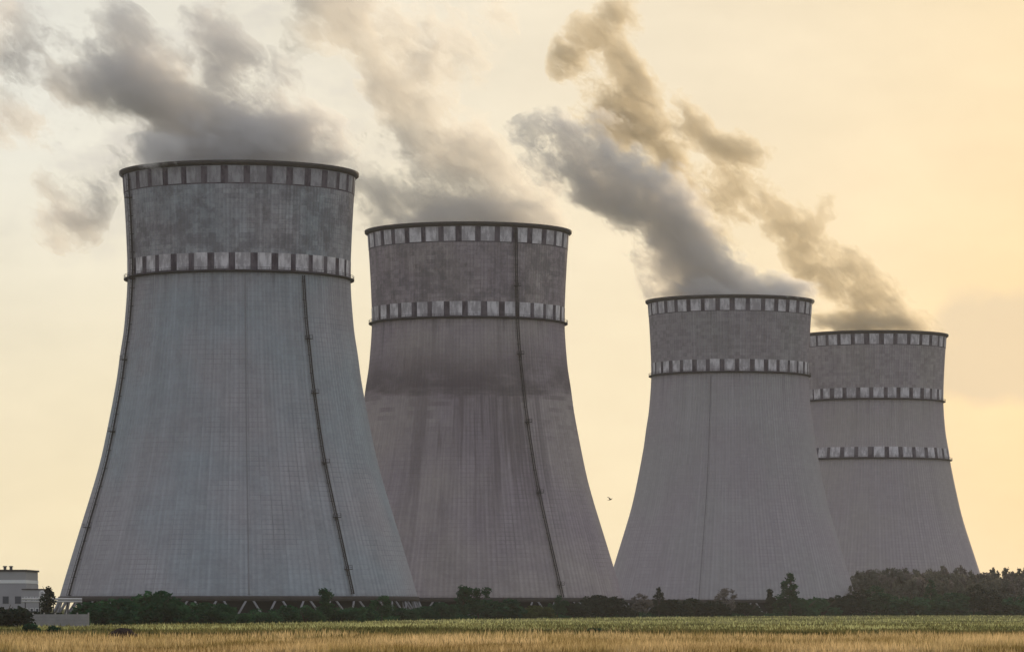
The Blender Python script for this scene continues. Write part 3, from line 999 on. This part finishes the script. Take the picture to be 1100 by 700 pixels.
# ------------------------------------------------------------------ steam
def plume(name, d, blobs, label, dens, amp, nscale, aniso, color=(.95, .925, .905), lo=.20, hi=.55, seed=0.0, lean=R(35)):
    """steam as a real volume: a union of tilted puffs (photo column, row, long and short half size, tilt, strength,
    depth offset, half depth) torn by noise that is drawn out along the wind"""
    s = F / d
    org = P(blobs[0][0], blobs[0][1], d)
    bl = []
    for b in blobs:
        c = P(b[0], b[1], d) - org
        dep = b[6] if len(b) > 6 else 0.0
        rx, rz = b[2] / s, b[3] / s
        ry = b[7] if len(b) > 7 else min(40.0, 0.75 * rz + 5)
        bl.append((Vector((c.x, dep, c.z)), Vector((rx, ry, rz)), R(b[4]), b[5]))
    bm = bmesh.new()
    for c, r, t, _w in bl:
        mx = Matrix.Translation(c) @ Matrix.Rotation(t, 4, 'Y') @ Matrix.Diagonal((*(r * 1.13), 1))
        bmesh.ops.create_icosphere(bm, subdivisions=3, radius=1.0, matrix=mx)
    me0 = bpy.data.meshes.new('tmp'); bm.to_mesh(me0); bm.free()
    o0 = bpy.data.objects.new('tmp', me0); COL.objects.link(o0)
    md_ = o0.modifiers.new('r', 'REMESH'); md_.mode = 'VOXEL'; md_.voxel_size = 2.6
    dg = bpy.context.evaluated_depsgraph_get(); dg.update()
    me = bpy.data.meshes.new_from_object(o0.evaluated_get(dg))
    bpy.data.objects.remove(o0); bpy.data.meshes.remove(me0)
    me.name = name
    me.materials.clear()
    m, nt = mat(name)
    co = nt.node('ShaderNodeTexCoord').outputs['Object']
    q = nt.node('ShaderNodeMapping', {'Vector': co, 'Location': (seed * 37.0, seed * 11.0, 0), 'Rotation': (0, lean, 0), 'Scale': (1.55, 1, 1)},
                vector_type='TEXTURE').outputs[0]
    w1 = nt.vmath('SCALE', nt.vmath('SUBTRACT', nt.noisec(q, nscale * 0.7, 1, 0.5), (.5, .5, .5)), scale=26.0)
    w2 = nt.vmath('SCALE', nt.vmath('SUBTRACT', nt.noisec(q, nscale * 2.6, 2, 0.6), (.5, .5, .5)), scale=26.0)
    p = nt.vmath('ADD', co, nt.vmath('ADD', w1, w2))
    f = None
    for c, r, t, w_ in bl:
        e = nt.node('ShaderNodeMapping', {'Vector': p, 'Location': c, 'Rotation': (0, t, 0), 'Scale': r}, vector_type='TEXTURE').outputs[0]
        e = nt.math('MULTIPLY_ADD', nt.vmath('DOT_PRODUCT', e, e), -w_, w_)
        f = e if f is None else nt.math('MAXIMUM', f, e)
    n1 = nt.noise(nt.vmath('ADD', q, nt.vmath('SCALE', w2, scale=0.6)), nscale, 8, 0.68)
    n2 = nt.noise(nt.vmath('ADD', q, w2), nscale * 3.4, 5, 0.7)
    tear = nt.math('MULTIPLY_ADD', nt.math('SUBTRACT', n2, 0.5), amp * 0.8, nt.math('MULTIPLY', nt.math('SUBTRACT', n1, 0.5), amp))
    f = nt.math('ADD', f, nt.math('MINIMUM', tear, 0.36))
    den = nt.math('MULTIPLY', nt.mapr(f, lo, hi), dens)
    v = nt.node('ShaderNodeVolumePrincipled', {'Color': (*color, 1), 'Density': den, 'Anisotropy': aniso})
    rgb = nt.node('ShaderNodeRGB'); rgb.outputs[0].default_value = (1, 1, 1, 1)
    tr = nt.node('ShaderNodeBsdfTransparent', {'Color': rgb.outputs[0]})
    out(nt, tr.outputs[0], v.outputs[0])
    m.cycles.volume_step_rate = 0.3
    o = obj(name, me, m, None, org)
    tag(o, label, 'steam plume', 'steam plumes above the cooling towers')
    return o


G = dict(amp=2.4, nscale=0.05, lo=.24, hi=.42)
plume('steam_plume', 1318, [
    (258, 173, 138, 24, 0, 1.0, 0, 42), (256, 144, 134, 44, 12, 1.0, 0, 36), (195, 110, 158, 46, 22, 1.0, 0, 30), (95, 92, 56, 40, 20, .95), (130, 54, 54, 44, 60, .85),
    (234, 62, 66, 42, 70, .8), (287, 94, 46, 40, 40, .55), (340, 142, 76, 28, 30, .6), (40, 64, 95, 44, 10, .5), (8, 40, 56, 44, 0, .5),
    (15, 125, 66, 44, 0, .34), (72, 224, 48, 44, 70, .55), (100, 200, 56, 30, -50, .38), (180, 179, 40, 20, 0, .85, -43, 14)],
    'thick grey steam plume drifting left from the largest tower', .115, aniso=0.41, color=(.945, .93, .925), seed=1.0, **{**G, 'hi': .52, 'amp': 2.7})
plume('steam_plume', 1522, [
    (503, 234, 128, 22, 0, .85, 0, 40), (430, 212, 98, 34, 25, .75), (500, 190, 140, 54, 35, .40), (572, 205, 66, 28, 50, .68), (508, 162, 90, 28, 28, .9),
    (450, 128, 68, 34, 30, .92), (415, 86, 66, 36, 50, .72), (390, 46, 86, 34, 20, .74), (358, 12, 66, 38, 20, .7), (345, 50, 44, 16, 0, .65),
    (495, 60, 48, 66, 20, .42), (440, 72, 96, 54, 30, .38), (520, 10, 66, 40, 0, .33)],
    'patchy pale steam plume with brown streaks rising from the stained tower', .08, aniso=0.44, color=(.93, .90, .86), seed=2.0, **G)
plume('steam_plume', 1867, [
    (784, 315, 104, 20, 0, 1.0, 0, 40), (772, 292, 98, 36, 35, 1.0), (716, 246, 128, 56, 48, 1.0), (665, 206, 88, 48, 45, .95), (630, 172, 66, 36, 40, .75),
    (606, 150, 70, 36, -5, .58), (585, 168, 44, 36, 60, .5), (812, 300, 76, 20, 25, .6)],
    'grey steam plume slanting left from the one-ringed grey tower', .12, aniso=0.39, seed=3.0, **{**G, 'amp': 2.7})
plume('steam_plume', 2102, [
    (938, 347, 88, 16, 0, .8, 0, 38), (952, 326, 66, 28, 40, .8), (910, 300, 82, 32, 38, .92), (860, 265, 66, 30, 40, .92), (820, 228, 66, 30, 45, .92),
    (785, 205, 46, 24, 50, .75), (866, 231, 44, 17, -20, .85), (780, 156, 66, 24, 18, .95), (744, 134, 48, 22, 60, .95), (740, 225, 98, 44, 50, .42), (700, 170, 88, 44, 55, .42),
    (680, 100, 56, 26, 70, .9), (668, 60, 56, 26, 60, .75), (650, 28, 56, 26, -20, .8), (620, 56, 42, 28, -60, .75), (660, 130, 56, 44, 60, .5)],
    'broken golden-brown steam plume trailing up left from the farthest tower', .105, aniso=0.37, color=(.94, .84, .66), seed=4.0, **{**G, 'amp': 2.9})  # white steam; the warm sunlight tint is put into its colour

# ------------------------------------------------------------------ haze
hz, nt = mat('haze_air')
out(nt, None, nt.node('ShaderNodeVolumePrincipled', {'Color': (.9, .88, .86, 1), 'Density': 3.4e-5, 'Anisotropy': 0.2}).outputs[0])
mb = MB()
mb.box((0, 4200, 214), (15100, 9300, 430))
tag(mb.build('haze', hz), kind='stuff')
